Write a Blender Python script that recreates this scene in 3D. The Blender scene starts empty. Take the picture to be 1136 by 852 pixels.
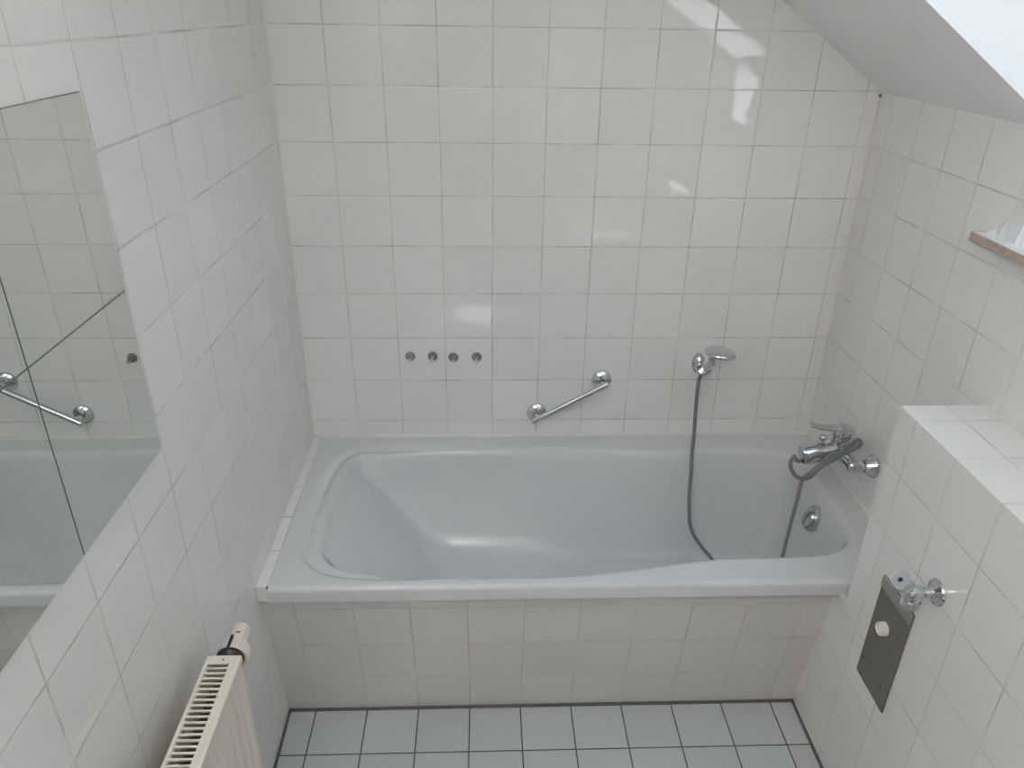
import bpy, bmesh, math, random
from mathutils import Vector, Matrix
random.seed(7)
COL = bpy.context.scene.collection
PI = math.pi
# ---------------------------------------------------------------- room measurements (metres)
XL, XR = -0.602, 1.092          # left and right wall
XB = 0.900                      # face of the low boxed-in wall
YR = -3.05                      # wall behind the viewer
TP = 0.15                       # tile pitch
TUBZ = 0.545
KN = 1.655                      # knee height where the sloping ceiling starts
SL = 0.70                       # slope
N0, N1 = -1.30, -0.72           # roof window niche along y
SILLZ = 1.425

# ================================================================ materials
def new_mat(name):
    m = bpy.data.materials.new(name); m.use_nodes = True
    nt = m.node_tree; b = nt.nodes['Principled BSDF']
    return m, nt, b
def simple(name, col, rough=.5, metal=0, spec=.5, coat=0, bump=0, bscale=200, var=0, vscale=8):
    m, nt, b = new_mat(name)
    b.inputs['Base Color'].default_value = (*col, 1)
    b.inputs['Roughness'].default_value = rough
    b.inputs['Metallic'].default_value = metal
    b.inputs['Specular IOR Level'].default_value = spec
    b.inputs['Coat Weight'].default_value = coat
    tc = nt.nodes.new('ShaderNodeTexCoord')
    if bump:
        n = nt.nodes.new('ShaderNodeTexNoise'); n.inputs['Scale'].default_value = bscale
        nt.links.new(tc.outputs['Object'], n.inputs['Vector'])
        bp = nt.nodes.new('ShaderNodeBump'); bp.inputs['Distance'].default_value = bump
        nt.links.new(n.outputs['Fac'], bp.inputs['Height']); nt.links.new(bp.outputs['Normal'], b.inputs['Normal'])
    if var:
        n = nt.nodes.new('ShaderNodeTexNoise'); n.inputs['Scale'].default_value = vscale; n.inputs['Detail'].default_value = 4
        nt.links.new(tc.outputs['Object'], n.inputs['Vector'])
        mx = nt.nodes.new('ShaderNodeMix'); mx.data_type = 'RGBA'
        mx.inputs['A'].default_value = (*[c*(1-var) for c in col], 1); mx.inputs['B'].default_value = (*[min(1, c*(1+var)) for c in col], 1)
        nt.links.new(n.outputs['Fac'], mx.inputs['Factor']); nt.links.new(mx.outputs['Result'], b.inputs['Base Color'])
    return m

def tile_mat(name, col, grout, grout2, jw=0.0032, rough=0.035, tilt=0.0009, wav=0.00016, var=.02, spec=.8):
    """glazed square tiles; the UV map is in tile units, joints lie on whole numbers"""
    m, nt, b = new_mat(name); N = nt.nodes; L = nt.links
    def math_(op, a, bb=None, c=None):
        n = N.new('ShaderNodeMath'); n.operation = op
        for i, v in enumerate((a, bb, c)):
            if v is None: continue
            if isinstance(v, (int, float)): n.inputs[i].default_value = v
            else: L.new(v, n.inputs[i])
        return n.outputs[0]
    uv = N.new('ShaderNodeUVMap'); uv.uv_map = 'UVMap'
    sx = N.new('ShaderNodeSeparateXYZ'); L.new(uv.outputs['UV'], sx.inputs[0])
    u, v = sx.outputs[0], sx.outputs[1]
    def dist(w):                               # distance to nearest joint in metres
        f = math_('FRACT', w); g = math_('SUBTRACT', 1.0, f)
        return math_('MULTIPLY', math_('MINIMUM', f, g), TP), f
    du, fu = dist(u); dv, fv = dist(v)
    d = math_('MINIMUM', du, dv)
    # wobble of the joint width
    nz = N.new('ShaderNodeTexNoise'); nz.inputs['Scale'].default_value = 9; nz.inputs['Detail'].default_value = 3
    L.new(uv.outputs['UV'], nz.inputs['Vector'])
    half = math_('MULTIPLY', math_('ADD', .7, math_('MULTIPLY', nz.outputs['Fac'], .6)), jw/2)
    mr = N.new('ShaderNodeMapRange'); mr.interpolation_type = 'SMOOTHSTEP'
    L.new(d, mr.inputs['Value']); L.new(math_('MULTIPLY', half, .55), mr.inputs['From Min']); L.new(math_('MULTIPLY', half, 1.35), mr.inputs['From Max'])
    tile = mr.outputs['Result']                # 1 on tile, 0 in joint
    cu = N.new('ShaderNodeCombineXYZ'); L.new(math_('FLOOR', u), cu.inputs[0]); L.new(math_('FLOOR', v), cu.inputs[1])
    wn = N.new('ShaderNodeTexWhiteNoise'); wn.noise_dimensions = '2D'; L.new(cu.outputs[0], wn.inputs['Vector'])
    ws = N.new('ShaderNodeSeparateColor'); L.new(wn.outputs['Color'], ws.inputs[0])
    # colour
    mx = N.new('ShaderNodeMix'); mx.data_type = 'RGBA'
    mx.inputs['A'].default_value = (*[c*(1-var) for c in col], 1); mx.inputs['B'].default_value = (*[min(1, c*(1+var)) for c in col], 1)
    L.new(wn.outputs['Value'], mx.inputs['Factor'])
    ng = N.new('ShaderNodeTexNoise'); ng.inputs['Scale'].default_value = 1.1; ng.inputs['Detail'].default_value = 5
    L.new(uv.outputs['UV'], ng.inputs['Vector'])
    cr = N.new('ShaderNodeMapRange'); L.new(ng.outputs['Fac'], cr.inputs['Value']); cr.inputs['From Min'].default_value = .46; cr.inputs['From Max'].default_value = .62
    gx = N.new('ShaderNodeMix'); gx.data_type = 'RGBA'; gx.inputs['A'].default_value = (*grout, 1); gx.inputs['B'].default_value = (*grout2, 1)
    L.new(cr.outputs['Result'], gx.inputs['Factor'])
    fx = N.new('ShaderNodeMix'); fx.data_type = 'RGBA'
    L.new(tile, fx.inputs['Factor']); L.new(gx.outputs['Result'], fx.inputs['A']); L.new(mx.outputs['Result'], fx.inputs['B'])
    L.new(fx.outputs['Result'], b.inputs['Base Color'])
    rr = N.new('ShaderNodeMapRange'); L.new(tile, rr.inputs['Value']); rr.inputs['To Min'].default_value = .8; rr.inputs['To Max'].default_value = rough
    L.new(rr.outputs['Result'], b.inputs['Roughness'])
    b.inputs['Specular IOR Level'].default_value = spec
    # relief: rounded edges, slight tilt of every tile, faint waviness of the glaze
    er = N.new('ShaderNodeMapRange'); er.interpolation_type = 'SMOOTHERSTEP'; L.new(d, er.inputs['Value']); er.inputs['From Min'].default_value = jw*.25; er.inputs['From Max'].default_value = jw*.5+.0022
    edge = math_('MULTIPLY', er.outputs['Result'], .0004)
    tl = math_('ADD', math_('MULTIPLY', math_('SUBTRACT', ws.outputs[0], .5), fu), math_('MULTIPLY', math_('SUBTRACT', ws.outputs[1], .5), fv))
    tl = math_('MULTIPLY', math_('MULTIPLY', tl, tilt), tile)
    n2 = N.new('ShaderNodeTexNoise'); n2.inputs['Scale'].default_value = .9; n2.inputs['Detail'].default_value = 1
    off = N.new('ShaderNodeVectorMath'); off.operation = 'ADD'; L.new(uv.outputs['UV'], off.inputs[0])
    sc = N.new('ShaderNodeVectorMath'); sc.operation = 'SCALE'; L.new(wn.outputs['Color'], sc.inputs[0]); sc.inputs['Scale'].default_value = 9
    L.new(sc.outputs[0], off.inputs[1]); L.new(off.outputs[0], n2.inputs['Vector'])
    h = math_('ADD', math_('ADD', edge, tl), math_('MULTIPLY', n2.outputs['Fac'], wav))
    bp = N.new('ShaderNodeBump'); bp.inputs['Distance'].default_value = 1.0; bp.inputs['Strength'].default_value = 1.0
    L.new(h, bp.inputs['Height']); L.new(bp.outputs['Normal'], b.inputs['Normal'])
    return m

WT = (.76, .755, .738)
M = {}
M['tile'] = tile_mat('wall_tile', WT, (.61, .595, .56), (.45, .435, .40))
M['tile_shaded'] = tile_mat('apron_tile_shaded', (.64, .62, .595), (.53, .51, .475), (.43, .41, .375))  # darker copy of the wall tile: the apron's shade is put into the colour
M['tile_strip'] = tile_mat('strip_tile', WT, (.40, .385, .35), (.34, .325, .29))
M['floor'] = tile_mat('floor_tile', (.50, .525, .535), (.10, .10, .10), (.075, .075, .075), jw=.0042, rough=.28, tilt=.0006, var=.03)
M['plaster'] = simple('plaster', (.86, .86, .85), .85, bump=.0006, bscale=260)
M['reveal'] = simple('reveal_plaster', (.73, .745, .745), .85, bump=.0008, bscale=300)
M['enamel'] = simple('bath_enamel', (.62, .635, .645), .18, coat=.1)
M['caulk'] = simple('caulk', (.66, .655, .61), .4, var=.08, vscale=30)
M['dark_caulk'] = simple('dark_caulk', (.125, .118, .108), .5, var=.3, vscale=40)
M['chrome'] = simple('chrome', (.64, .655, .67), .09, metal=1)
M['chrome_soft'] = simple('satin_chrome', (.55, .56, .57), .3, metal=1)
M['dullsteel'] = simple('dull_steel', (.33, .325, .30), .38, metal=.8, var=.1, vscale=80)
M['dark_steel'] = simple('dark_steel', (.09, .085, .08), .5, metal=.3)
M['plate'] = simple('zinc_plate', (.19, .177, .158), .5, metal=.35, var=.07, vscale=30)
M['plate_lip'] = simple('zinc_plate_lip', (.33, .32, .30), .5, metal=.25, var=.06, vscale=30)
M['mirror'] = simple('mirror_glass', (.79, .82, .79), .008, metal=1)
M['mirror_edge'] = simple('mirror_edge', (.10, .13, .12), .3)
M['beige'] = simple('radiator_enamel', (.70, .63, .555), .35)
M['beige_dark'] = simple('radiator_inside', (.20, .15, .12), .6)
M['fin'] = simple('radiator_fin', (.20, .16, .12), .5, var=.2, vscale=60)
M['black'] = simple('black_plastic', (.018, .018, .018), .45)
M['white_plastic'] = simple('white_plastic', (.72, .70, .62), .35)
M['marble_edge'] = simple('sill_stone', (.43, .35, .29), .55, var=.35, vscale=60, bump=.0004, bscale=400)
M['marble_top'] = simple('sill_top', (.70, .68, .66), .12)
M['blue'] = simple('blue_dot', (.008, .02, .10), .3)
M['handle'] = simple('valve_handle', (.62, .65, .68), .18, metal=.7)
M['wood'] = simple('window_wood', (.70, .68, .62), .4)
M['door'] = simple('door_paint', (.30, .27, .23), .4, var=.1, vscale=3)
M['ceramic'] = simple('ceramic', (.80, .80, .79), .06, coat=.5)
# shower hose: fine metal rings
m, nt, b = new_mat('metal_hose'); M['hose'] = m
b.inputs['Base Color'].default_value = (.30, .305, .30, 1); b.inputs['Metallic'].default_value = .85; b.inputs['Roughness'].default_value = .32
uvn = nt.nodes.new('ShaderNodeUVMap'); uvn.uv_map = 'UVMap'; sp = nt.nodes.new('ShaderNodeSeparateXYZ'); nt.links.new(uvn.outputs['UV'], sp.inputs[0])
ml = nt.nodes.new('ShaderNodeMath'); ml.operation = 'MULTIPLY'; ml.inputs[1].default_value = 2*PI/.0035; nt.links.new(sp.outputs[1], ml.inputs[0])
sn = nt.nodes.new('ShaderNodeMath'); sn.operation = 'SINE'; nt.links.new(ml.outputs[0], sn.inputs[0])
bp = nt.nodes.new('ShaderNodeBump'); bp.inputs['Distance'].default_value = .0006; nt.links.new(sn.outputs[0], bp.inputs['Height']); nt.links.new(bp.outputs['Normal'], b.inputs['Normal'])
# window pane: clear glass that lets daylight through
m = bpy.data.materials.new('window_glass'); m.use_nodes = True; nt = m.node_tree; nt.nodes.clear(); M['glass'] = m
o_ = nt.nodes.new('ShaderNodeOutputMaterial'); mix = nt.nodes.new('ShaderNodeMixShader'); tr = nt.nodes.new('ShaderNodeBsdfTransparent'); gl = nt.nodes.new('ShaderNodeBsdfGlossy')
gl.inputs['Roughness'].default_value = .02; tr.inputs['Color'].default_value = (.93, .95, .94, 1); fr = nt.nodes.new('ShaderNodeFresnel'); fr.inputs['IOR'].default_value = 1.45
nt.links.new(fr.outputs[0], mix.inputs[0]); nt.links.new(tr.outputs[0], mix.inputs[1]); nt.links.new(gl.outputs[0], mix.inputs[2]); nt.links.new(mix.outputs[0], o_.inputs[0])

# ================================================================ geometry helpers
def build(name, bm, mats, parent=None, smooth=None, loc=None):
    """link bm as one mesh object; loc = world point that becomes the object's origin"""
    if loc is None: loc = parent['_w'] if (parent is not None and '_w' in parent) else (0, 0, 0)
    loc = Vector(loc)
    bmesh.ops.recalc_face_normals(bm, faces=bm.faces) if smooth != 'keep' else None
    bmesh.ops.translate(bm, verts=bm.verts, vec=-loc)
    me = bpy.data.meshes.new(name); bm.to_mesh(me); bm.free()
    if not isinstance(mats, (list, tuple)): mats = [mats]
    for mt in mats: me.materials.append(M[mt] if isinstance(mt, str) else mt)
    if smooth:
        me.polygons.foreach_set('use_smooth', [True]*len(me.polygons))
        if smooth != 'keep': me.set_sharp_from_angle(angle=math.radians(smooth))
    o = bpy.data.objects.new(name, me); COL.objects.link(o)
    if parent is not None:
        o.parent = parent; o.location = loc - Vector(parent['_w'])
    else:
        o.location = loc
    o['_w'] = tuple(loc)
    return o
def thing(name, label, cat, loc, group=None):
    o = bpy.data.objects.new(name, None); COL.objects.link(o); o.location = loc; o.empty_display_size = .05
    o['_w'] = tuple(loc); o['label'] = label; o['category'] = cat
    if group: o['group'] = group
    return o
def tag(o, label, cat, group=None):
    o['label'] = label; o['category'] = cat
    if group: o['group'] = group
    return o
def struct(o, label=None):
    o['kind'] = 'structure'
    if label: o['label'] = label
    return o
def box(bm, x0, x1, y0, y1, z0, z1, bev=0, seg=2):
    r = bmesh.ops.create_cube(bm, size=1); vs = r['verts']
    bmesh.ops.scale(bm, verts=vs, vec=(abs(x1-x0), abs(y1-y0), abs(z1-z0)))
    bmesh.ops.translate(bm, verts=vs, vec=((x0+x1)/2, (y0+y1)/2, (z0+z1)/2))
    if bev:
        es = list({e for v in vs for e in v.link_edges})
        bmesh.ops.bevel(bm, geom=es, offset=bev, segments=seg, affect='EDGES', profile=.5)
def prism(bm, pts, axis, a, b, bev=0):
    """polygon pts (2-D) in the plane across `axis`, extruded from a to b"""
    def P(p, t):
        return {'y': (p[0], t, p[1]), 'x': (t, p[0], p[1]), 'z': (p[0], p[1], t)}[axis]
    v0 = [bm.verts.new(P(p, a)) for p in pts]; v1 = [bm.verts.new(P(p, b)) for p in pts]
    n = len(pts); fs = [bm.faces.new(v0), bm.faces.new(v1[::-1])]
    for i in range(n): fs.append(bm.faces.new((v0[i], v0[(i+1) % n], v1[(i+1) % n], v1[i])))
    if bev:
        es = list({e for f in fs for e in f.edges})
        bmesh.ops.bevel(bm, geom=es, offset=bev, segments=2, affect='EDGES', profile=.5)
def frame_of(d):
    d = Vector(d).normalized(); up = Vector((0, 0, 1)) if abs(d.z) < .9 else Vector((1, 0, 0))
    a = d.cross(up).normalized(); return d, a, a.cross(d).normalized()
def lathe(bm, prof, origin, direction, seg=32, sc=(1, 1)):
    """profile of (distance along axis, radius)"""
    d, a, c = frame_of(direction); O = Vector(origin); rings = []
    for t, r in prof:
        if r < 1e-6: rings.append([bm.verts.new(O+d*t)])
        else: rings.append([bm.verts.new(O+d*t+a*(r*sc[0]*math.cos(2*PI*k/seg))+c*(r*sc[1]*math.sin(2*PI*k/seg))) for k in range(seg)])
    for A, B in zip(rings, rings[1:]):
        for k in range(seg):
            k2 = (k+1) % seg
            q = [A[k] if len(A) > 1 else A[0]]
            if len(A) > 1: q.append(A[k2])
            q.append(B[k2] if len(B) > 1 else B[0])
            if len(B) > 1: q.append(B[k])
            if len(q) >= 3: bm.faces.new(q)
    for rg in (rings[0], rings[-1]):
        if len(rg) > 1: bm.faces.new(rg)
def catmull(pts, n=10):
    P = [Vector(p) for p in pts]; P = [2*P[0]-P[1]]+P+[2*P[-1]-P[-2]]; out = []
    for i in range(1, len(P)-2):
        for k in range(n):
            t = k/n; a, b_, c, d = P[i-1:i+3]
            out.append(.5*((2*b_)+(c-a)*t+(2*a-5*b_+4*c-d)*t*t+(-a+3*b_-3*c+d)*t**3))
    out.append(P[-2]); return out
def tube(bm, path, rad, seg=16, sc=(1, 1)):
    uvl = (bm.loops.layers.uv.get('UVMap') or bm.loops.layers.uv.new('UVMap')); rings = []; up = None; L = [0]
    n = len(path)
    for i, p in enumerate(path):
        t = (path[min(i+1, n-1)]-path[max(i-1, 0)]).normalized()
        if up is None: _, a, c = frame_of(t)
        else:
            a = (up-t*up.dot(t)).normalized(); c = a.cross(t)
        up = a; r = rad if isinstance(rad, (int, float)) else rad[i]
        rings.append([bm.verts.new(p+a*(r*sc[0]*math.cos(2*PI*k/seg))+c*(r*sc[1]*math.sin(2*PI*k/seg))) for k in range(seg)])
        if i: L.append(L[-1]+(p-path[i-1]).length)
    for i in range(n-1):
        for k in range(seg):
            k2 = (k+1) % seg
            f = bm.faces.new((rings[i][k], rings[i][k2], rings[i+1][k2], rings[i+1][k]))
            for lp, (uu, vv) in zip(f.loops, ((k/seg, L[i]), ((k+1)/seg, L[i]), ((k+1)/seg, L[i+1]), (k/seg, L[i+1]))): lp[uvl].uv = (uu, vv)
    bm.faces.new(rings[0]); bm.faces.new(rings[-1])
def uv_axes(bm, fn):
    uvl = (bm.loops.layers.uv.get('UVMap') or bm.loops.layers.uv.new('UVMap'))
    bm.normal_update()
    for f in bm.faces:
        for lp in f.loops: lp[uvl].uv = fn(lp.vert.co, f.normal)
def planar(uo, vo, ax, az):
    """u along ax offset uo, v along az offset vo, in tile units"""
    return lambda co, n: ((co[ax]-uo)/TP, (co[az]-vo)/TP)

# ================================================================ the room
VO = 1.808 % TP            # joint heights on back and left wall
bm = bmesh.new(); box(bm, XL-.02, XR+.02, 0, .12, 0, 2.6); uv_axes(bm, planar(0, VO, 0, 2))
struct(build('wall_back', bm, 'tile'), 'white tiled wall behind the bathtub')
bm = bmesh.new(); box(bm, XL-.12, XL, YR-.1, .12, -.02, 2.6); uv_axes(bm, planar(-.1447, VO, 1, 2))
struct(build('wall_left', bm, 'tile'), 'white tiled wall with the mirror tiles and radiator')
bm = bmesh.new(); box(bm, XL-.02, XR+.02, YR-.12, YR, 0, 2.6); uv_axes(bm, planar(0, VO, 0, 2))
struct(build('wall_rear', bm, 'tile'), 'tiled wall opposite the bathtub')
bm = bmesh.new(); box(bm, XL-.12, XR+.6, YR-.1, .12, -.12, 0)
uv_axes(bm, lambda co, n: ((co.x-.0773)/TP, (co.y+.8019)/TP))
struct(build('floor', bm, 'floor'), 'pale grey tiled floor with dark joints')
# right knee wall, opening for the roof window niche cut out of its top
bm = bmesh.new()
box(bm, XR, XR+.6, N1, .12, 0, KN+.02)
box(bm, XR, XR+.6, YR-.1, N0, 0, KN+.02)
box(bm, XR, XR+.6, N0, N1, 0, SILLZ-.03)
uv_axes(bm, planar(-.075, .013, 1, 2))
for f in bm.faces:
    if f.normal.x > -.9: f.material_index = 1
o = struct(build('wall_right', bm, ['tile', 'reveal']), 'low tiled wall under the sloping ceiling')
# sloping ceiling with the niche opening (thickness = depth of the niche)
TH = .30
nrm = Vector((SL, 1)).normalized()
def zs(x): return KN+SL*(XR-x)
XT = .27                                                   # top edge of the window niche
XF = -.03                                                  # where the slope meets the flat ceiling
def off(p, t=TH): return (p[0]+nrm.x*t, p[1]+nrm.y*t)
A_, B_, C_ = (XR+.25, zs(XR+.25)), (XT, zs(XT)), (XF-.25, zs(XF-.25))
bm = bmesh.new()
full = [A_, C_, off(C_), off(A_)]
prism(bm, full, 'y', .12, N1); prism(bm, full, 'y', N0, YR-.12)
prism(bm, [B_, C_, off(C_), off(B_)], 'y', N1, N0)
bm.normal_update()
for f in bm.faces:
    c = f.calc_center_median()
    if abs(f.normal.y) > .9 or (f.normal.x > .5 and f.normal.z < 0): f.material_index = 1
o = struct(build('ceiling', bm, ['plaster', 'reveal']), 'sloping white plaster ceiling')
bm = bmesh.new(); box(bm, XL-.12, XF+.0, YR-.12, .12, zs(XF), zs(XF)+.12)
struct(build('ceiling_flat', bm, 'plaster'), 'flat part of the plaster ceiling')
# solid reveals beside and below the window
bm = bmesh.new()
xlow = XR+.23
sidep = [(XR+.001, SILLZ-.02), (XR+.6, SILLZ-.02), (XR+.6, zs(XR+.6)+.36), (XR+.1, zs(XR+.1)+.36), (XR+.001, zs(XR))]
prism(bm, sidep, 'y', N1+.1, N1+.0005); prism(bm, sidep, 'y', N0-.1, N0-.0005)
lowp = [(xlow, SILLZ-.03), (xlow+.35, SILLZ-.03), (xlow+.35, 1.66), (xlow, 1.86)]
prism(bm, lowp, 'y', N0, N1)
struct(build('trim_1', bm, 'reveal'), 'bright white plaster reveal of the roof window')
# roof window: frame and pane in the outer plane of the niche
def wp(s, t): # s metres down the slope from the top of the niche, t outward
    L_ = Vector((1, -SL)).normalized(); p = Vector(B_)+L_*s+nrm*t; return (p.x, p.y)
bm = bmesh.new(); T0, T1, SLEN = TH-.045, TH+.02, 1.09
def bar(s0, s1, y0, y1): prism(bm, [wp(s0, T0), wp(s1, T0), wp(s1, T1), wp(s0, T1)], 'y', y0, y1)
bar(-.03, .05, N0-.03, N1+.03); bar(SLEN-.05, SLEN+.05, N0-.03, N1+.03); bar(.05, SLEN-.05, N0-.03, N0+.045); bar(.05, SLEN-.05, N1-.045, N1+.03)
win = struct(build('window_1', bm, 'wood'), 'roof window above the right wall')
bm = bmesh.new(); prism(bm, [wp(.04, TH-.02), wp(SLEN-.04, TH-.02), wp(SLEN-.04, TH-.014), wp(.04, TH-.014)], 'y', N0+.035, N1-.035)
build('pane', bm, 'glass', win)
# window sill stone and the plaster cove above its end
bm = bmesh.new(); box(bm, 1.060, XR+.235, N0-.10, -.600, SILLZ-.022, SILLZ, .002)
bm.normal_update()
for f in bm.faces:
    if f.normal.z > .8: f.material_index = 1
sill = build('window_sill', bm, ['marble_edge', 'marble_top'], loc=(1.08, -1.0, SILLZ-.022))
tag(sill, 'brown stone window sill end jutting from the tiled wall at right', 'window sill')
bm = bmesh.new()
arc = [(-.612, SILLZ), (-.640, SILLZ+.022), (-.665, SILLZ+.044), (-.690, SILLZ+.056), (-.719, SILLZ+.060), (-.719, SILLZ)]
v0 = [bm.verts.new((XR-.0005, y, z)) for y, z in arc]
v1 = [bm.verts.new((1.0625+(.02 if i < 5 else 0)*((z-SILLZ)/.06), y, SILLZ+(z-SILLZ)*.06)) for i, (y, z) in enumerate(arc)]
bm.faces.new(v0); bm.faces.new(v1[::-1])
for i in range(len(arc)):
    j = (i+1) % len(arc); bm.faces.new((v0[i], v0[j], v1[j], v1[i]))
c = build('plaster_cove', bm, 'reveal', sill); c['label'] = 'white plaster cove above the stone'

# low boxed-in wall on the right, tiled ledge on top
BT = 1.076
bm = bmesh.new()
box(bm, XB, XR, YR, -.7745, .002, BT)
box(bm, XB, XR, -.7745, -.632, .002, .4985)
bm.normal_update()
def buv(co, n):
    if n.z > .7: return ((co.x-(1.003-TP))/TP, (co.y+.8431)/TP)
    if abs(n.y) > .7: return ((co.x-XB)/TP, (co.z-(1.081 % TP))/TP)
    return ((co.y+.8431)/TP, (co.z-(1.081 % TP))/TP)
uv_axes(bm, buv)
struct(build('wall_low', bm, 'tile'), 'low tiled boxed-in wall with a ledge, in front of the right wall')
# tiled apron of the bathtub, leaning back towards the floor
TT = .1464
def ay(z): return -.6480-TT*z
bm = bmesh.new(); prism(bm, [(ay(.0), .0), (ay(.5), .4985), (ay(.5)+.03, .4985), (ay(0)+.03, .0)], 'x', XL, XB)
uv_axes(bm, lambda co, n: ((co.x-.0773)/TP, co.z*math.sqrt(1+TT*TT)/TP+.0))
struct(build('wall_apron', bm, 'tile_shaded'), 'tiled apron wall below the bathtub rim')
# narrow tiled strip between the left wall and the bathtub
bm = bmesh.new(); box(bm, XL, -.5735, -.7400, 0, .5000, TUBZ+.003, .0015)
uv_axes(bm, lambda co, n: ((co.x+.05)/TP*.2+.35, (co.y+0)/TP) if abs(n.y) < .7 else ((co.x+.0)/TP*.2+.35, .5))
struct(build('trim_2', bm, 'tile_strip'), 'narrow tiled strip along the left wall beside the bathtub')
# joints of sealant
bm = bmesh.new()
prism(bm, [(-.0005, TUBZ+.009), (-.0005, TUBZ-.002), (-.007, TUBZ-.002), (-.004, TUBZ+.004)], 'x', -.573, XR)
prism(bm, [(XR, TUBZ+.010), (XR, TUBZ-.002), (XR-.007, TUBZ-.002), (XR-.004, TUBZ+.006)], 'y', -.76, -.001)
struct(build('trim_3', bm, 'caulk'), 'yellowed sealant joint between wall tiles and bathtub')
bm = bmesh.new()
for x, y, sx, sy in ((XL, 0, 1, -1),):
    prism(bm, [(XL, 0), (XL+.004, 0), (XL, -.004)], 'z', TUBZ+.01, 2.3)
struct(build('trim_4', bm, 'caulk'), 'yellowed corner joint between left and back wall')
M['pink'] = simple('stained_joint', (.66, .60, .56), .5, var=.14, vscale=9)
bm = bmesh.new(); prism(bm, [(XR, 0), (XR-.004, 0), (XR, -.004)], 'z', TUBZ+.01, KN)
struct(build('trim_6', bm, 'pink'), 'pinkish stained corner joint between back and right wall')
bm = bmesh.new()
box(bm, XL, XB, ay(0)-.0100, ay(0)+.002, .0005, .004)
box(bm, XL, XL+.0075, YR, ay(0), .0005, .004); box(bm, XB-.0075, XB, YR, ay(0), .0005, .004)
box(bm, -.5755, -.5715, -.7415, -.7380, TUBZ-.004, TUBZ+.0045, .001)
box(bm, XR-.008, XR-.001, -.006, -.0005, KN-.012, KN-.003, .001)
struct(build('trim_5', bm, 'dark_caulk'), 'dark joint around the edge of the floor and small open joints')
# added dark door, unseen in the rear wall, for the chrome to reflect
bm = bmesh.new(); box(bm, -.45, .33, YR, YR+.035, .004, 2.02, .003)
d = struct(build('added_door_1', bm, 'door'), 'added plain door in the rear wall, unseen, dark for reflections')
bm = bmesh.new(); tube(bm, catmull([(.27, YR+.03, 1.02), (.27, YR+.075, 1.02), (.25, YR+.08, 1.02), (.15, YR+.08, 1.02)], 6), .009)
build('door_handle', bm, 'chrome', d, smooth=40)

# ================================================================ bathtub
X0, X1, Y0, Y1 = -.573, XR-.0005, -.745, -.001
top = [(-.425, -.080), (-.470, -.105), (-.495, -.150), (-.512, -.248), (-.521, -.389), (-.521, -.516), (-.515, -.585), (-.497, -.630), (-.455, -.672), (-.400, -.692), (-.320, -.702), (-.229, -.709),
       (.025, -.711), (.180, -.708), (.300, -.699), (.400, -.681), (.500, -.662), (.600, -.649), (.700, -.645), (.800, -.643), (.890, -.636), (.950, -.615), (.990, -.580), (1.012, -.52), (1.020, -.42), (1.020, -.33), (1.012, -.22), (.985, -.150), (.930, -.110),
       (.825, -.096), (.700, -.100), (.576, -.110), (.480, -.104), (.401, -.090), (.280, -.083), (.162, -.080), (-.05, -.078), (-.288, -.074)]
poly = []
n = len(top)
for i in range(n):                     # smooth the outline
    a, b_, c, d_ = [Vector((*top[(i+k) % n], 0)) for k in (-1, 0, 1, 2)]
    for k in range(4):
        t = k/4; q = .5*((2*b_)+(c-a)*t+(2*a-5*b_+4*c-d_)*t*t+(-a+3*b_-3*c+d_)*t**3); poly.append((q.x, q.y))
import numpy as np
def sdf(X, Y):                         # > 0 inside the basin outline
    best = np.full(X.shape, 9.0); inside = np.zeros(X.shape, bool); m_ = len(poly)
    for i in range(m_):
        ax, ay_ = poly[i]; bx, by = poly[(i+1) % m_]
        ex, ey = bx-ax, by-ay_; wx, wy = X-ax, Y-ay_
        t = np.clip((wx*ex+wy*ey)/(ex*ex+ey*ey+1e-12), 0, 1); dx, dy = wx-ex*t, wy-ey*t
        best = np.minimum(best, dx*dx+dy*dy)
        cond = ((ay_ > Y) != (by > Y)) & (X < (bx-ax)*(Y-ay_)/(by-ay_+1e-15)+ax)
        inside ^= cond
    return np.sqrt(best)*np.where(inside, 1, -1)
def smin(a, b_, k):
    h = np.maximum(k-np.abs(a-b_), 0)/k; return np.minimum(a, b_)-h*h*k*.25
def sstep(a, b_, x):
    t = np.clip((x-a)/(b_-a), 0, 1); return t*t*(3-2*t)
DEP = .345
def basin(x, y):
    s = sdf(x, y)
    left = 1-sstep(-.36, -.05, x)
    z = -.004*sstep(-.012, .004, s)                         # rolled inner edge
    z -= .0080*left*np.exp(-((s-.004)/.0120)**2)            # groove round the head end
    f = sstep(.12, .62, x)
    lft = 1-sstep(-.44, -.20, x)
    e = np.maximum(0, s-.010*lft)
    arm = smin(3.2*e, .235+(e-.070)*.80, .24)
    side = arm*(1-f)+4.2*s*f
    side = side*sstep(-.004, .034+.050*lft, e)+.001
    q = np.maximum(0, x+.500)
    back = .004+1.10*(np.sqrt(q*q+.05**2)-.05)*1.06
    d = smin(side, back, .09)
    d = np.maximum(0, smin(d, DEP+.012*(x+.2), .09))
    return z-np.where(s > 0, d, 0)
st = .0036
xs = [X0, X0+.004, X0+.008]+[X0+.012+i*st for i in range(int((X1-X0-.014)/st))]+[X1]
ys = [Y0, Y0+.0012, Y0+.0028, Y0+.005, Y0+.008, Y0+.012]+[Y0+.016+i*st for i in range(int((Y1-Y0-.018)/st))]+[Y1]
XX, YY = np.meshgrid(np.array(xs), np.array(ys), indexing='ij')
ZZ = TUBZ+basin(XX, YY)
EE = YY-Y0; r = .013
ZZ -= np.where(EE < r, r-np.sqrt(np.maximum(0, r*r-(r-EE)**2)), 0)
ZZ -= np.where(EE > 0, .0015*(1-sstep(0, .03, EE)), 0)
bm = bmesh.new()
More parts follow.
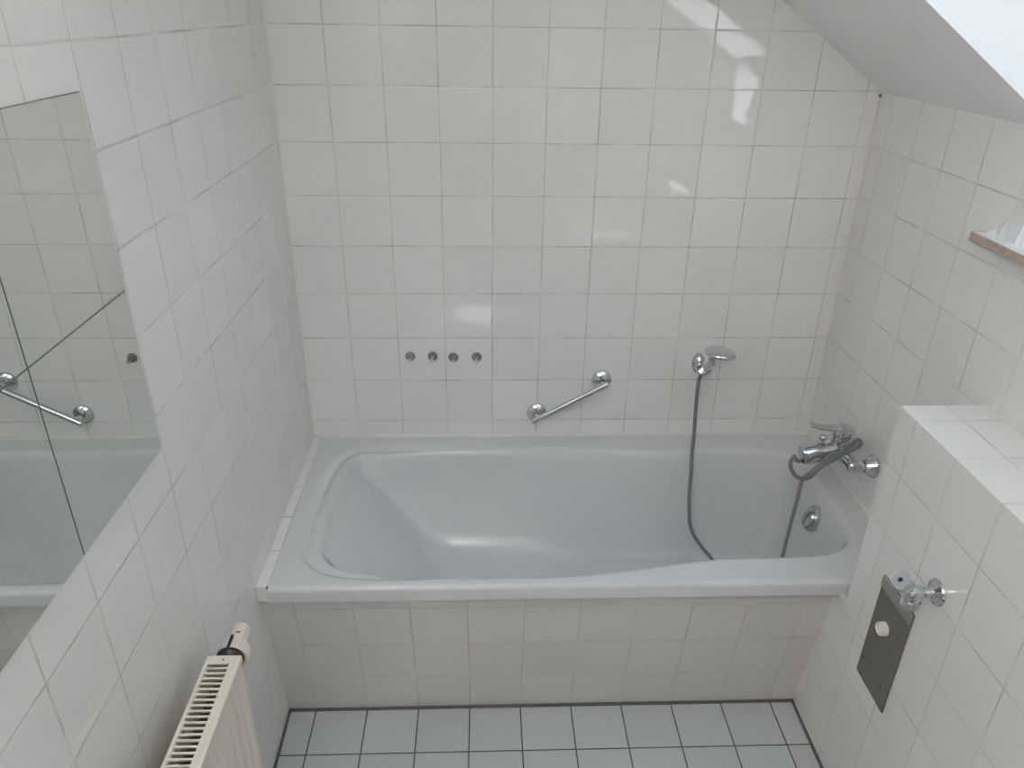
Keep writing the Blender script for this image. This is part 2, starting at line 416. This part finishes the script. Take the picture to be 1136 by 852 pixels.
G = [[bm.verts.new((xs[i], ys[j], float(ZZ[i, j]))) for j in range(len(ys))] for i in range(len(xs))]
for i in range(len(xs)-1):
    for j in range(len(ys)-1): bm.faces.new((G[i][j], G[i+1][j], G[i+1][j+1], G[i][j+1]))
loop = [G[i][0] for i in range(len(xs))]+[G[-1][j] for j in range(1, len(ys))]+[G[i][-1] for i in range(len(xs)-2, -1, -1)]+[G[0][j] for j in range(len(ys)-2, 0, -1)]
low = [bm.verts.new((v.co.x, v.co.y, .5005)) for v in loop]
for i in range(len(loop)):
    j = (i+1) % len(loop); bm.faces.new((loop[i], low[i], low[j], loop[j]))
# return lip under the rim
low2 = [bm.verts.new((v.co.x+(.012 if v.co.x < 0 else -.012)*(1 if abs(v.co.x-X0) < .001 or abs(v.co.x-X1) < .001 else 0), v.co.y+(.02 if v.co.y < -.7 else 0), .5005)) for v in low]
for i in range(len(loop)):
    j = (i+1) % len(loop); bm.faces.new((low[i], low2[i], low2[j], low[j]))
tub = thing('bathtub', 'white enamelled bathtub built in against the back wall', 'bathtub', ((X0+X1)/2, -.37, .18))
build('tub_shell', bm, 'enamel', tub, smooth=50)
# overflow knob on the end wall
oc = Vector((.990, -.352, .452)); od = Vector((-1, -.05, .30)).normalized()
bm = bmesh.new(); lathe(bm, [(-.012, .034), (.004, .034), (.007, .031), (.008, .027)], oc, od, 40, (1.0, 1.28))
ov = build('overflow_rosette', bm, 'chrome_soft', tub, smooth=35)
bm = bmesh.new(); lathe(bm, [(.006, .024), (.016, .025), (.021, .022), (.023, .012), (.0235, 0)], oc+Vector((0, -.003, -.004)), od, 40, (1.0, 1.25))
build('overflow_knob', bm, 'chrome', ov, smooth=35)
# drain at the bottom near the tap end
bm = bmesh.new(); lathe(bm, [(0, .034), (.003, .034), (.004, .028), (.002, .02), (.002, 0)], (.78, -.38, TUBZ-DEP-.016), (0, 0, 1))
build('drain', bm, 'chrome', tub, smooth=35)

# ================================================================ mirror tiles
GM = 'frameless square mirror tiles on the left wall'
def mirror(y0, y1, z0, z1):
    bm = bmesh.new(); box(bm, XL+.0002, XL+.0050, y0, y1, z0, z1, .0008, 1)
    bm.normal_update()
    for f in bm.faces:
        f.material_index = 0 if f.normal.x > .98 else 1
    return build('mirror_tile', bm, ['mirror', 'mirror_edge'], loc=(XL, (y0+y1)/2, (z0+z1)/2))
MY = (-1.0605, -1.3510, -1.6425); MZ = (1.7440, 1.4475, 1.1520); gp = .0008
mt = mirror(MY[1]+gp, MY[0], MZ[1]+gp, MZ[0])
tag(mt, 'upper square mirror tile nearest the bathtub, on the left wall', 'mirror', GM)
base = Vector(mt.location)
for dy, dz, lab in ((0, -1, 'lower square mirror tile nearest the bathtub, reflecting one rosette of the grab bar'), (-1, 0, 'upper square mirror tile farther from the bathtub, cut off by the left edge'), (-1, -1, 'lower square mirror tile farther from the bathtub, cut off by the left edge')):
    c = mt.copy(); COL.objects.link(c)
    c.location = base+Vector((0, dy*.2912, dz*.2963)); c['_w'] = tuple(c.location); c['label'] = lab; c['group'] = GM

# ================================================================ wall hooks
def hook(loc):
    t = thing('wall_hook', '', 'hook', loc, 'small steel hooks on the back wall above the bathtub')
    x, y, z = loc
    bm = bmesh.new(); lathe(bm, [(0, .0155), (.002, .0162), (.0045, .0150), (.006, .011), (.0065, .005)], loc, (0, -1, 0), 28)
    build('hook_disc', bm, 'dullsteel', t, smooth=40)
    bm = bmesh.new(); tube(bm, catmull([(x, y-.004, z), (x, y-.018, z-.002), (x, y-.030, z-.003), (x, y-.036, z+.001)], 5), .0040, 12)
    lathe(bm, [(-.003, 0), (-.002, .004), (.001, .006), (.004, .0058), (.006, .003), (.0065, 0)], (x, y-.036, z+.001), (0, -.8, .6), 16)
    build('hook_peg', bm, 'chrome_soft', t, smooth=50)
    return t
hk = [(-.264, .8445), (-.192, .8450), (-.1255, .8415), (-.050, .8415)]
labs = ['leftmost of the four small round steel hooks above the bathtub', 'second from left of the four small steel hooks above the bathtub', 'third from left of the four small steel hooks, just right of a vertical joint', 'rightmost of the four small round steel hooks, set a little apart']
h0 = hook((hk[0][0], 0, hk[0][1])); h0['label'] = labs[0]
for (x, z), lab in zip(hk[1:], labs[1:]):
    r = h0.copy(); COL.objects.link(r); r.location = (x, 0, z); r['label'] = lab
    for ch in list(h0.children):
        c = ch.copy(); COL.objects.link(c); c.parent = r

# ================================================================ grab bar
P0, P1 = Vector((.149, 0, .6385)), Vector((.361, 0, .7595))
t = thing('grab_bar', 'slanting chrome grab bar with two round rosettes above the bathtub', 'grab bar', tuple(P0))
for p in (P0, P1):
    bm = bmesh.new(); lathe(bm, [(0, .0325), (.003, .0330), (.008, .0315), (.013, .026), (.017, .018), (.019, .011), (.045, .0095)], p, (0, -1, 0), 40)
    build('rosette', bm, 'chrome', t, smooth=30)
dv = (P1-P0).normalized(); off_ = Vector((0, -.052, 0))
bm = bmesh.new(); lathe(bm, [(0, 0), (.0005, .0085), (.002, .0096), ((P1-P0).length+.034, .0096), ((P1-P0).length+.0355, .0085), ((P1-P0).length+.036, 0)], P0+off_-dv*.018, dv, 28)
build('bar', bm, 'chrome', t, smooth=30)

# ================================================================ hand shower in its wall holder
HX, HZ = .680, .8150
t = thing('shower_holder', 'small chrome shower holder on the back wall above the bath', 'shower holder', (HX, 0, HZ))
bm = bmesh.new(); lathe(bm, [(0, .027), (.004, .0275), (.010, .025), (.016, .018), (.022, .012)], (HX-.004, 0, HZ+.004), (0, -1, 0), 32, (.80, 1.35))
build('wall_rosette', bm, 'chrome', t, smooth=35)
ha = Vector((-.10, -.80, .58)).normalized()
hc = Vector((HX+.002, -.050, HZ+.002))
bm = bmesh.new()
lathe(bm, [(-.020, .0125), (-.020, .0185), (.018, .0205), (.018, .0145)], hc, ha, 24)
tube(bm, [Vector((HX, -.018, HZ)), Vector((HX, -.042, HZ))], .010, 14)
build('cradle', bm, 'chrome', t, smooth=35)
t = thing('hand_shower', 'chrome hand shower with a round flat head held in the wall holder', 'hand shower', tuple(hc))
bm = bmesh.new()
hp = catmull([hc-ha*.045, hc-ha*.02, hc+ha*.02, hc+ha*.065, hc+ha*.095, hc+ha*.120+Vector((.002, -.002, .002))], 6)
tube(bm, hp, [.0095+.0035*math.sin(PI*min(1, i/(len(hp)-1)*1.1)) for i in range(len(hp))], 18)
build('handle', bm, 'chrome', t, smooth=40)
end = hp[-1]
hn = Vector((.05, .07, 1)).normalized()
hcn = Vector((.6790, -.188, .9400))
bm = bmesh.new(); lathe(bm, [(.013, 0), (.0125, .018), (.010, .034), (.005, .044), (0, .0475), (-.004, .0475), (-.008, .044)], hcn, hn, 44)
hd = build('shower_head', bm, 'chrome', t, smooth=40)
bm = bmesh.new(); lathe(bm, [(-.0078, .044), (-.0105, .040), (-.0115, 0)], hcn, hn, 44)
for k in range(18):
    a = k*2*PI/18; rr_ = .03 if k % 2 else .018
    d_, a1, a2 = frame_of(hn)
    lathe(bm, [(-.010, .0022), (-.0145, .0015), (-.015, 0)], hcn+a1*(rr_*math.cos(a))+a2*(rr_*math.sin(a)), hn, 8)
build('spray_face', bm, 'chrome_soft', hd, smooth=40)
# neck joining head and handle
bm = bmesh.new(); tube(bm, catmull([end-ha*.01, end, hcn+Vector((-.018, .036, -.006)), hcn+Vector((-.012, .020, .001))], 6), .0100, 16)
build('neck', bm, 'chrome', t, smooth=40)

# ================================================================ bath mixer on the right wall
MYc, MX, MZ_ = -.355, 1.030, .690
t = thing('bath_mixer', 'chrome single-lever bath mixer on the wall at the foot of the bathtub', 'tap', (XR, MYc, MZ_))
for y in (-.43, -.28):
    bm = bmesh.new(); lathe(bm, [(0, .0335), (.003, .0345), (.008, .0325), (.030, .0185), (.032, .0185)], (XR, y, MZ_), (-1, 0, 0), 36)
    build('wall_rosette', bm, 'chrome', t, smooth=30)
    bm = bmesh.new(); lathe(bm, [(.028, .0135), (.034, .0135), (.034, .0175), (.058, .0175), (.060, .0150)], (XR, y, MZ_), (-1, 0, 0), 6)
    lathe(bm, [(.050, .0150), (.066, .0165), (.078, .012), (.080, 0)], (XR, y, MZ_), (-1, 0, 0), 28)
    build('union_nut', bm, 'chrome', t, smooth=30)
bm = bmesh.new()
lathe(bm, [(-.088, 0), (-.087, .012), (-.082, .0175), (-.06, .0205), (-.03, .0225), (0, .024), (.03, .0225), (.06, .0205), (.082, .0175), (.087, .012), (.088, 0)], (MX, MYc, MZ_), (0, 1, 0), 36)
lathe(bm, [(-.01, .026), (.02, .0300), (.045, .0310), (.062, .0310), (.064, .030)], (MX-.003, MYc, MZ_), Vector((-.10, 0, 1)), 36)
build('body', bm, 'chrome', t, smooth=35)
bm = bmesh.new()
sp_ = [Vector((MX, MYc, MZ_+.006)), Vector((MX-.03, MYc, MZ_+.009)), Vector((MX-.06, MYc, MZ_+.007)), Vector((MX-.09, MYc, MZ_+.002)), Vector((MX-.112, MYc, MZ_-.003))]
sp_ = catmull(sp_, 6)
tube(bm, sp_, [.0300-.000*i/(len(sp_)-1) for i in range(len(sp_))], 28, (1.12, 1.0))
lathe(bm, [(0, .0300), (.009, .0300), (.011, .027), (.007, .018), (.007, 0)], sp_[-1]+Vector((.002, 0, 0)), Vector((-1, 0, -.3)), 28)
build('spout', bm, 'chrome', t, smooth=35)
bm = bmesh.new(); lathe(bm, [(0, .010), (.010, .008), (.022, .007), (.024, .0115), (.034, .0125), (.037, .010), (.038, 0)], (MX-.068, MYc, MZ_+.024), (0, 0, 1), 24)
build('diverter_knob', bm, 'chrome', t, smooth=35)
# lever: a cap over the cartridge running out into a flat curved handle
bm = bmesh.new()
lc = Vector((MX-.009, MYc, MZ_+.064))
lathe(bm, [(0, .0318), (.010, .0322), (.020, .029), (.026, .020), (.028, 0)], lc, Vector((-.10, 0, 1)), 36)
lp = catmull([lc+Vector((.005, 0, .017)), lc+Vector((-.02, 0, .021)), lc+Vector((-.05, 0, .023)), lc+Vector((-.075, 0, .027)), lc+Vector((-.098, 0, .033))], 6)
n_ = len(lp); tube(bm, lp, [.0045 for i in range(n_)], 20, (1.0, 1.0))
# widen the handle across
uvl = (bm.loops.layers.uv.get('UVMap') or bm.loops.layers.uv.new('UVMap'))
build('lever', bm, 'chrome', t, smooth=35)
bm = bmesh.new(); W = [.020, .019, .016, .0135, .0145]
ring = []
for i, p in enumerate([lc+Vector((.0, 0, .016)), lc+Vector((-.025, 0, .0205)), lc+Vector((-.055, 0, .0225)), lc+Vector((-.085, 0, .027)), lc+Vector((-.104, 0, .0345))]):
    w = W[i]; h = .0042
    ring.append([bm.verts.new(p+Vector((0, yy*w, zz*h))) for yy, zz in ((-1, -.2), (-.8, -1), (.8, -1), (1, -.2), (1, .4), (.7, 1), (-.7, 1), (-1, .4))])
for A, B in zip(ring, ring[1:]):
    for k in range(8): bm.faces.new((A[k], A[(k+1) % 8], B[(k+1) % 8], B[k]))
bm.faces.new(ring[0]); bm.faces.new(ring[-1])
build('lever_plate', bm, 'chrome', t, smooth=50)

# ================================================================ shower hose: down from the hand shower, through the tub, looped at the mixer
s0 = hp[0]
hpath = [s0, s0+Vector((-.003, .003, -.022)), Vector((.6685, -.060, .7246)), Vector((.6640, -.0980, .6105)), Vector((.6577, -.1250, .5577)), Vector((.6534, -.1550, .5069)), Vector((.6467, -.2050, .3987)), Vector((.6534, -.2550, .3268)), Vector((.6984, -.3300, .2836)),
         Vector((.760, -.385, .240)), Vector((.840, -.405, .222)), Vector((.900, -.38, .240)), Vector((.9285, -.3400, .2921)), Vector((.9362, -.3300, .3990)), Vector((.9400, -.3300, .5026)), Vector((.9354, -.3450, .5863)), Vector((.9506, -.3700, .6414)), Vector((.9692, -.4020, .7044)), Vector((1.0007, -.4150, .7347)), Vector((1.0344, -.4000, .7555)),
         Vector((1.042, -.402, .764)), Vector((1.048, -.411, .756)), Vector((1.036, -.419, .749)), Vector((1.0075, -.4280, .7400)), Vector((.9732, -.4330, .7200)), Vector((.9463, -.4250, .6920)), Vector((.9381, -.4100, .6646)), Vector((.9263, -.4050, .6395)), Vector((.9059, -.4000, .6300)), Vector((.8813, -.3950, .6427)), Vector((.8691, -.3850, .6708)), Vector((.8821, -.3700, .6892)),
         Vector((.905, -.350, .660)), Vector((.945, -.335, .655)), Vector((.985, -.340, .658)), Vector((1.015, -.350, .667))]
bm = bmesh.new(); tube(bm, catmull(hpath, 10), .0060, 14)
hs = build('shower_hose', bm, 'hose', smooth=60, loc=tuple(s0))
tag(hs, 'ribbed metal shower hose hanging into the tub and looped at the mixer', 'hose')
bm = bmesh.new(); lathe(bm, [(0, .0075), (.003, .0095), (.018, .0100), (.020, .008)], s0+Vector((-.001, -.001, -.016)), Vector((.1, .1, 1)), 20)
build('hose_nut', bm, 'chrome', hs, smooth=35)

# ================================================================ angle valve on the low wall
VY, VZ = -1.065, .7985
t = thing('angle_valve', 'chrome angle valve with a blue dot on its handle, beside the grey plate', 'valve', (XB, VY, VZ))
bm = bmesh.new(); lathe(bm, [(0, .0275), (.002, .0285), (.006, .0265), (.010, .019), (.014, .0125), (.016, .0125)], (XB, VY, VZ), (-1, 0, 0), 32)
build('wall_rosette', bm, 'chrome', t, smooth=30)
bm = bmesh.new()
lathe(bm, [(.004, .0115), (.03, .0115), (.034, .0145), (.044, .0165), (.056, .0165), (.064, .013), (.066, 0)], (XB, VY, VZ), (-1, 0, 0), 28)
lathe(bm, [(-.004, .0145), (.010, .0160), (.018, .0160)], (XB-.050, VY, VZ), (0, 0, -1), 24)
build('body', bm, 'chrome', t, smooth=35)
bm = bmesh.new(); lathe(bm, [(.016, .0150), (.018, .0190), (.036, .0190), (.038, .0150), (.038, .009), (.030, .009)], (XB-.050, VY, VZ), (0, 0, -1), 8)
build('outlet_nut', bm, 'chrome', t, smooth=30)
ad = Vector((-.72, 0, .69)).normalized(); ac = Vector((XB-.050, VY, VZ))
bm = bmesh.new(); lathe(bm, [(.006, .0095), (.024, .0095)], ac, ad, 20)
d_, a1, a2 = frame_of(ad)
hs_ = []
for tt, w in ((.020, .011), (.024, .0135), (.040, .0175), (.046, .0185), (.050, .0175)):
    hs_.append([bm.verts.new(ac+ad*tt+a1*(cx*w)+a2*(cy*w)) for cx, cy in ((-1, -.7), (-.7, -1), (.7, -1), (1, -.7), (1, .7), (.7, 1), (-.7, 1), (-1, .7))])
for A, B in zip(hs_, hs_[1:]):
    for k in range(8): bm.faces.new((A[k], A[(k+1) % 8], B[(k+1) % 8], B[k]))
bm.faces.new(hs_[0]); bm.faces.new(hs_[-1])
hh = build('handle', bm, 'handle', t, smooth=25)
bm = bmesh.new(); lathe(bm, [(.0495, .0055), (.0508, .0053), (.0512, 0)], ac, ad, 20)
bd = build('blue_dot', bm, 'blue', hh, smooth=30); bd['label'] = 'dark blue dot'

# ================================================================ grey cover plate
t = thing('cover_plate', 'grey metal cover plate with a white round cap on the low tiled wall', 'cover plate', (XB, -.962, .40))
bm = bmesh.new(); box(bm, XB-.0045, XB-.0002, -1.0275, -.8955, .3975, .6985, .0012)
build('plate', bm, 'plate', t)
bm = bmesh.new(); box(bm, XB-.0075, XB-.0045, -1.0275, -.8955, .6690, .6985, .0010)
l_ = build('upper_strip', bm, 'plate_lip', t); l_['label'] = 'lighter strip along the upper edge'
bm = bmesh.new(); lathe(bm, [(.003, .0200), (.006, .0205), (.018, .0200), (.020, .0185), (.020, .0150), (.0155, .0140), (.0155, 0)], (XB, -.953, .588), (-1, 0, .0), 36, (.82, .82))
l_ = build('round_cap', bm, 'white_plastic', t, smooth=35); l_['label'] = 'cream white plastic cap'
for y in (-.9075, -.998):
    bm = bmesh.new(); lathe(bm, [(.0040, .0042), (.0058, .0040), (.0064, .0028), (.0066, 0)], (XB, y, .4505), (-1, 0, 0), 16)
    build('screw', bm, 'dark_steel', t, smooth=35)

# ================================================================ radiator on the left wall
RX0, RX1, RY0, RY1, RZ0, RZ1 = -.5535, -.4890, -2.05, -1.1560, .15, .75
t = thing('radiator', 'cream panel radiator with a slotted top grille on the left wall', 'radiator', (-.52, -1.6, RZ0))
bm = bmesh.new()                                           # front panel with vertical ridges
ny = 260; cols = []
for i in range(ny+1):
    y = RY1-.004+(RY0-RY1+.008)*i/ny; w = .5-.5*math.cos(2*PI*(y-RY1)/.0333); w = w**.7
    cols.append((y, RX1-.0035+.0035*w))
zl = [(RZ0, -.006), (RZ0+.02, 0), (RZ0+.03, 1), (RZ1-.045, 1), (RZ1-.035, 0), (RZ1-.003, 0)]
R_ = [[bm.verts.new((RX1-.0035+(x-RX1+.0035)*(k if k >= 0 else 0)+(k if k < 0 else 0), y, z)) for z, k in zl] for y, x in cols]
for A, B in zip(R_, R_[1:]):
    for k in range(len(zl)-1): bm.faces.new((A[k], A[k+1], B[k+1], B[k]))
build('front_panel', bm, 'beige', t, smooth=60)
bm = bmesh.new(); box(bm, RX0, RX0+.008, RY0, RY1, RZ0, RZ1-.004, .002)
build('rear_panel', bm, 'beige', t)
bm = bmesh.new()                                           # zigzag convector between the panels
zz_ = []; k = 0; y = RY1-.02
while y > RY0+.02:
    zz_.append(((RX0+.010 if k % 2 else RX1-.014), y)); y -= .0085; k += 1
v0 = [bm.verts.new((x, y, RZ0+.03)) for x, y in zz_]; v1 = [bm.verts.new((x, y, RZ1-.038)) for x, y in zz_]
for i in range(len(zz_)-1): bm.faces.new((v0[i], v0[i+1], v1[i+1], v1[i]))
build('convector', bm, 'fin', t)
for y0 in (RY1-.0035, RY0):
    bm = bmesh.new(); box(bm, RX0, RX1-.002, y0, y0+.0035, RZ0+.01, RZ1-.004, .001)
    build('side_panel', bm, 'beige', t)
bm = bmesh.new()                                           # top grille, real slots
sx0, sx1 = -.5465, -.5070
box(bm, RX0, sx0, RY0, RY1, RZ1-.004, RZ1, .001, 1)
prism(bm, [(sx1, RZ1), (RX1-.004, RZ1), (RX1-.0015, RZ1-.0012), (RX1, RZ1-.004), (RX1, RZ1-.016), (RX1-.0015, RZ1-.016), (RX1-.0015, RZ1-.005), (sx1, RZ1-.004)], 'y', RY0, RY1)
box(bm, sx0, sx1, RY1-.0195, RY1, RZ1-.004, RZ1)
y = RY1-.0195
while y-.0119 > RY0+.01:
    y -= .0119; box(bm, sx0, sx1, y, y+.0038, RZ1-.003, RZ1-.0002)
box(bm, sx0, sx1, RY0, y, RZ1-.004, RZ1)
gr = build('top_grille', bm, 'beige', t)
bm = bmesh.new(); lathe(bm, [(0, .0022), (.0006, .002), (.0006, 0)], (-.5215, RY1-.0095, RZ1-.0003), (0, 0, 1), 10)
build('screw', bm, 'black', gr)
# thermostat valve at the end of the radiator
bm = bmesh.new(); lathe(bm, [(0, .016), (.010, .024), (.014, .0265), (.020, .0265), (.026, .020)], (-.520, RY1+.002, .7230), (0, 1, 0), 28)
vv = build('thermostat_base', bm, 'black', t, smooth=30)
bm = bmesh.new()
lathe(bm, [(.020, .0262), (.020, .0290), (.044, .0285), (.048, .0265), (.048, .0180), (.040, .0180), (.028, .0255)], (-.517, RY1+.002, .7200), (0, 1, 0), 36)
hd = build('thermostat_collar', bm, 'beige', t, smooth=30)
bm = bmesh.new(); tube(bm, [Vector((-.522, RY1+.016, .7475)), Vector((-.521, RY1+.050, .7520))], .0030, 10)
build('black_rib', bm, 'black', hd)
bm = bmesh.new(); lathe(bm, [(.030, .0175), (.052, .0175), (.086, .0165), (.090, .0150), (.091, 0)], (-.516, RY1+.002, .7300), (0, 1, 0), 8)
hd2 = build('thermostat_head', bm, 'beige', t, smooth=20)
bm = bmesh.new(); box(bm, -.519, -.511, RY1+.062, RY1+.065, .7445, .7472)
build('index_mark', bm, 'black', hd2)
# valve pipe to the wall below
bm = bmesh.new(); tube(bm, catmull([(-.520, RY1+.012, .705), (-.520, RY1+.012, .60), (-.520, RY1+.012, .30), (-.530, RY1+.012, .25), (-.560, RY1+.012, .235), (XL+.001, RY1+.012, .235)], 6), .0075, 14)
build('valve_pipe', bm, 'beige', t, smooth=40)
# wall brackets
for y in (RY1-.10, RY1-.45, RY0+.1):
    bm = bmesh.new(); box(bm, XL+.0005, RX0+.001, y-.012, y+.012, .40, .44, .001)
    build('bracket', bm, 'beige', t)

# ================================================================ added basin and bath mat, unseen, limiting the reflected sun patch
BC = (.665, -2.16, .70)
t = thing('added_basin', 'added white ceramic basin on the low tiled wall, unseen behind the viewer', 'added_basin', (BC[0], BC[1], .48))
bm = bmesh.new()
lathe(bm, [(-.21, 0), (-.21, .07), (-.17, .12), (-.10, .190), (-.03, .228), (-.008, .240), (0, .238), (.003, .228), (0, .212), (-.012, .204), (-.05, .188), (-.10, .145), (-.128, .07), (-.132, .02), (-.132, 0)], BC, (0, 0, 1), 72, (1.0, 1.0))
build('bowl', bm, 'ceramic', t, smooth=50)
bm = bmesh.new(); box(bm, BC[0]+.17, XB-.0005, BC[1]-.15, BC[1]+.15, BC[2]-.12, BC[2]+.0015, .006)
build('rear_ledge', bm, 'ceramic', t)
bm = bmesh.new(); lathe(bm, [(0, .024), (.012, .021), (.014, .0175), (.08, .0165), (.085, .012), (.086, 0)], (BC[0]+.20, BC[1], BC[2]+.001), (0, 0, 1), 28)
tube(bm, catmull([(BC[0]+.20, BC[1], BC[2]+.055), (BC[0]+.14, BC[1], BC[2]+.068), (BC[0]+.09, BC[1], BC[2]+.060), (BC[0]+.082, BC[1], BC[2]+.048)], 6), .0095, 16)
build('tap', bm, 'chrome', t, smooth=40)
M['mat_cloth'] = simple('mat_cloth', (.07, .075, .085), .95, bump=.002, bscale=350)
bm = bmesh.new(); box(bm, .07, .62, -2.85, -2.0, .0045, .0175, .005)  # added to dim the sunlit floor mirrored in the back tiles
tag(build('added_bath_mat', bm, 'mat_cloth', loc=(.3, -2.4, .0045)), 'added dark grey mat on the floor, unseen behind the viewer', 'mat')

# ================================================================ added uplighter for fill light, unseen behind the viewer
LX, LY, LZ = XL+.135, -2.30, 2.03
t = thing('fill_uplighter', 'added white bowl uplighter for fill light, unseen on the left wall', 'fill lamp', (LX, LY, LZ-.12))
bm = bmesh.new(); lathe(bm, [(-.115, 0), (-.110, .040), (-.090, .075), (-.055, .105), (-.01, .122), (.02, .128), (.02, .123), (-.01, .117), (-.055, .099), (-.088, .070), (-.104, .036), (-.108, 0)], (LX, LY, LZ), (0, 0, 1), 48)
build('bowl', bm, 'reveal', t, smooth=40)
bm = bmesh.new(); box(bm, XL+.0005, LX-.09, LY-.04, LY+.04, LZ-.07, LZ-.01, .003)
build('wall_arm', bm, 'reveal', t)
al = bpy.data.lights.new('fill_light', 'AREA'); al.shape = 'DISK'; al.size = .20; al.energy = 26; al.color = (1, .975, 1.0)
ao = bpy.data.objects.new('fill_light', al); COL.objects.link(ao); ao.location = (LX, LY, LZ-.01); ao.rotation_euler = (PI, 0, 0)

# ================================================================ camera
R = [[0.9992860410970723, -0.035133823284056134, 0.013893254837682448], [-0.003407673261813072, -0.4500475329036529, -0.8929980996005685], [0.03762706248806563, 0.8923131919840313, -0.449845942050986]]
cam = bpy.data.cameras.new('camera'); co = bpy.data.objects.new('camera', cam); COL.objects.link(co)
cam.sensor_fit = 'HORIZONTAL'; cam.sensor_width = 36; cam.lens = 837.0087/1136*36; cam.clip_start = .02
mw = Matrix.Identity(4)
for i in range(3):
    mw[i][0] = R[0][i]; mw[i][1] = -R[1][i]; mw[i][2] = -R[2][i]
mw[0][3], mw[1][3], mw[2][3] = -0.02803609, -2.22161057, 1.86282486
co.matrix_world = mw
bpy.context.scene.camera = co

# ================================================================ daylight
w = bpy.data.worlds.new('sky'); bpy.context.scene.world = w; w.use_nodes = True
bg = w.node_tree.nodes['Background']; bg.inputs['Color'].default_value = (.78, 1.0, 1.26, 1); bg.inputs['Strength'].default_value = 2.0
# sun: it lights the side of the window niche and a patch of floor behind the viewer
sn_ = bpy.data.lights.new('sun', 'SUN'); sn_.energy = 21.0; sn_.angle = .012; sn_.color = (1, .985, 1.06)
so = bpy.data.objects.new('sun', sn_); COL.objects.link(so); so.location = (2.2, 2.5, 4)
so.rotation_euler = Vector((.226, .548, .806)).to_track_quat('Z', 'Y').to_euler()
# portal in the window opening guides the sky light into the room
pl = bpy.data.lights.new('window_portal', 'AREA'); pl.shape = 'RECTANGLE'; pl.size = SLEN-.1; pl.size_y = (N1-N0)-.08
po = bpy.data.objects.new('window_portal', pl); COL.objects.link(po)
c2 = wp(SLEN/2, TH-.05); Zv = Vector((nrm.x, 0, nrm.y)); Xv = Vector((1, 0, -SL)).normalized(); Yv = Zv.cross(Xv)
pm = Matrix.Identity(4)
for i in range(3): pm[i][0], pm[i][1], pm[i][2] = Xv[i], Yv[i], Zv[i]
pm[0][3], pm[1][3], pm[2][3] = c2[0], (N0+N1)/2, c2[1]
po.matrix_world = pm; pl.cycles.is_portal = True

for o in bpy.data.objects:
    if '_w' in o: del o['_w']
sc = bpy.context.scene
sc.view_settings.view_transform = 'Standard'; sc.view_settings.look = 'None'; sc.view_settings.gamma = 1; sc.view_settings.use_curve_mapping = False
sc.view_settings.exposure = 0.09
sc.cycles.max_bounces = 24; sc.cycles.diffuse_bounces = 14; sc.cycles.glossy_bounces = 8
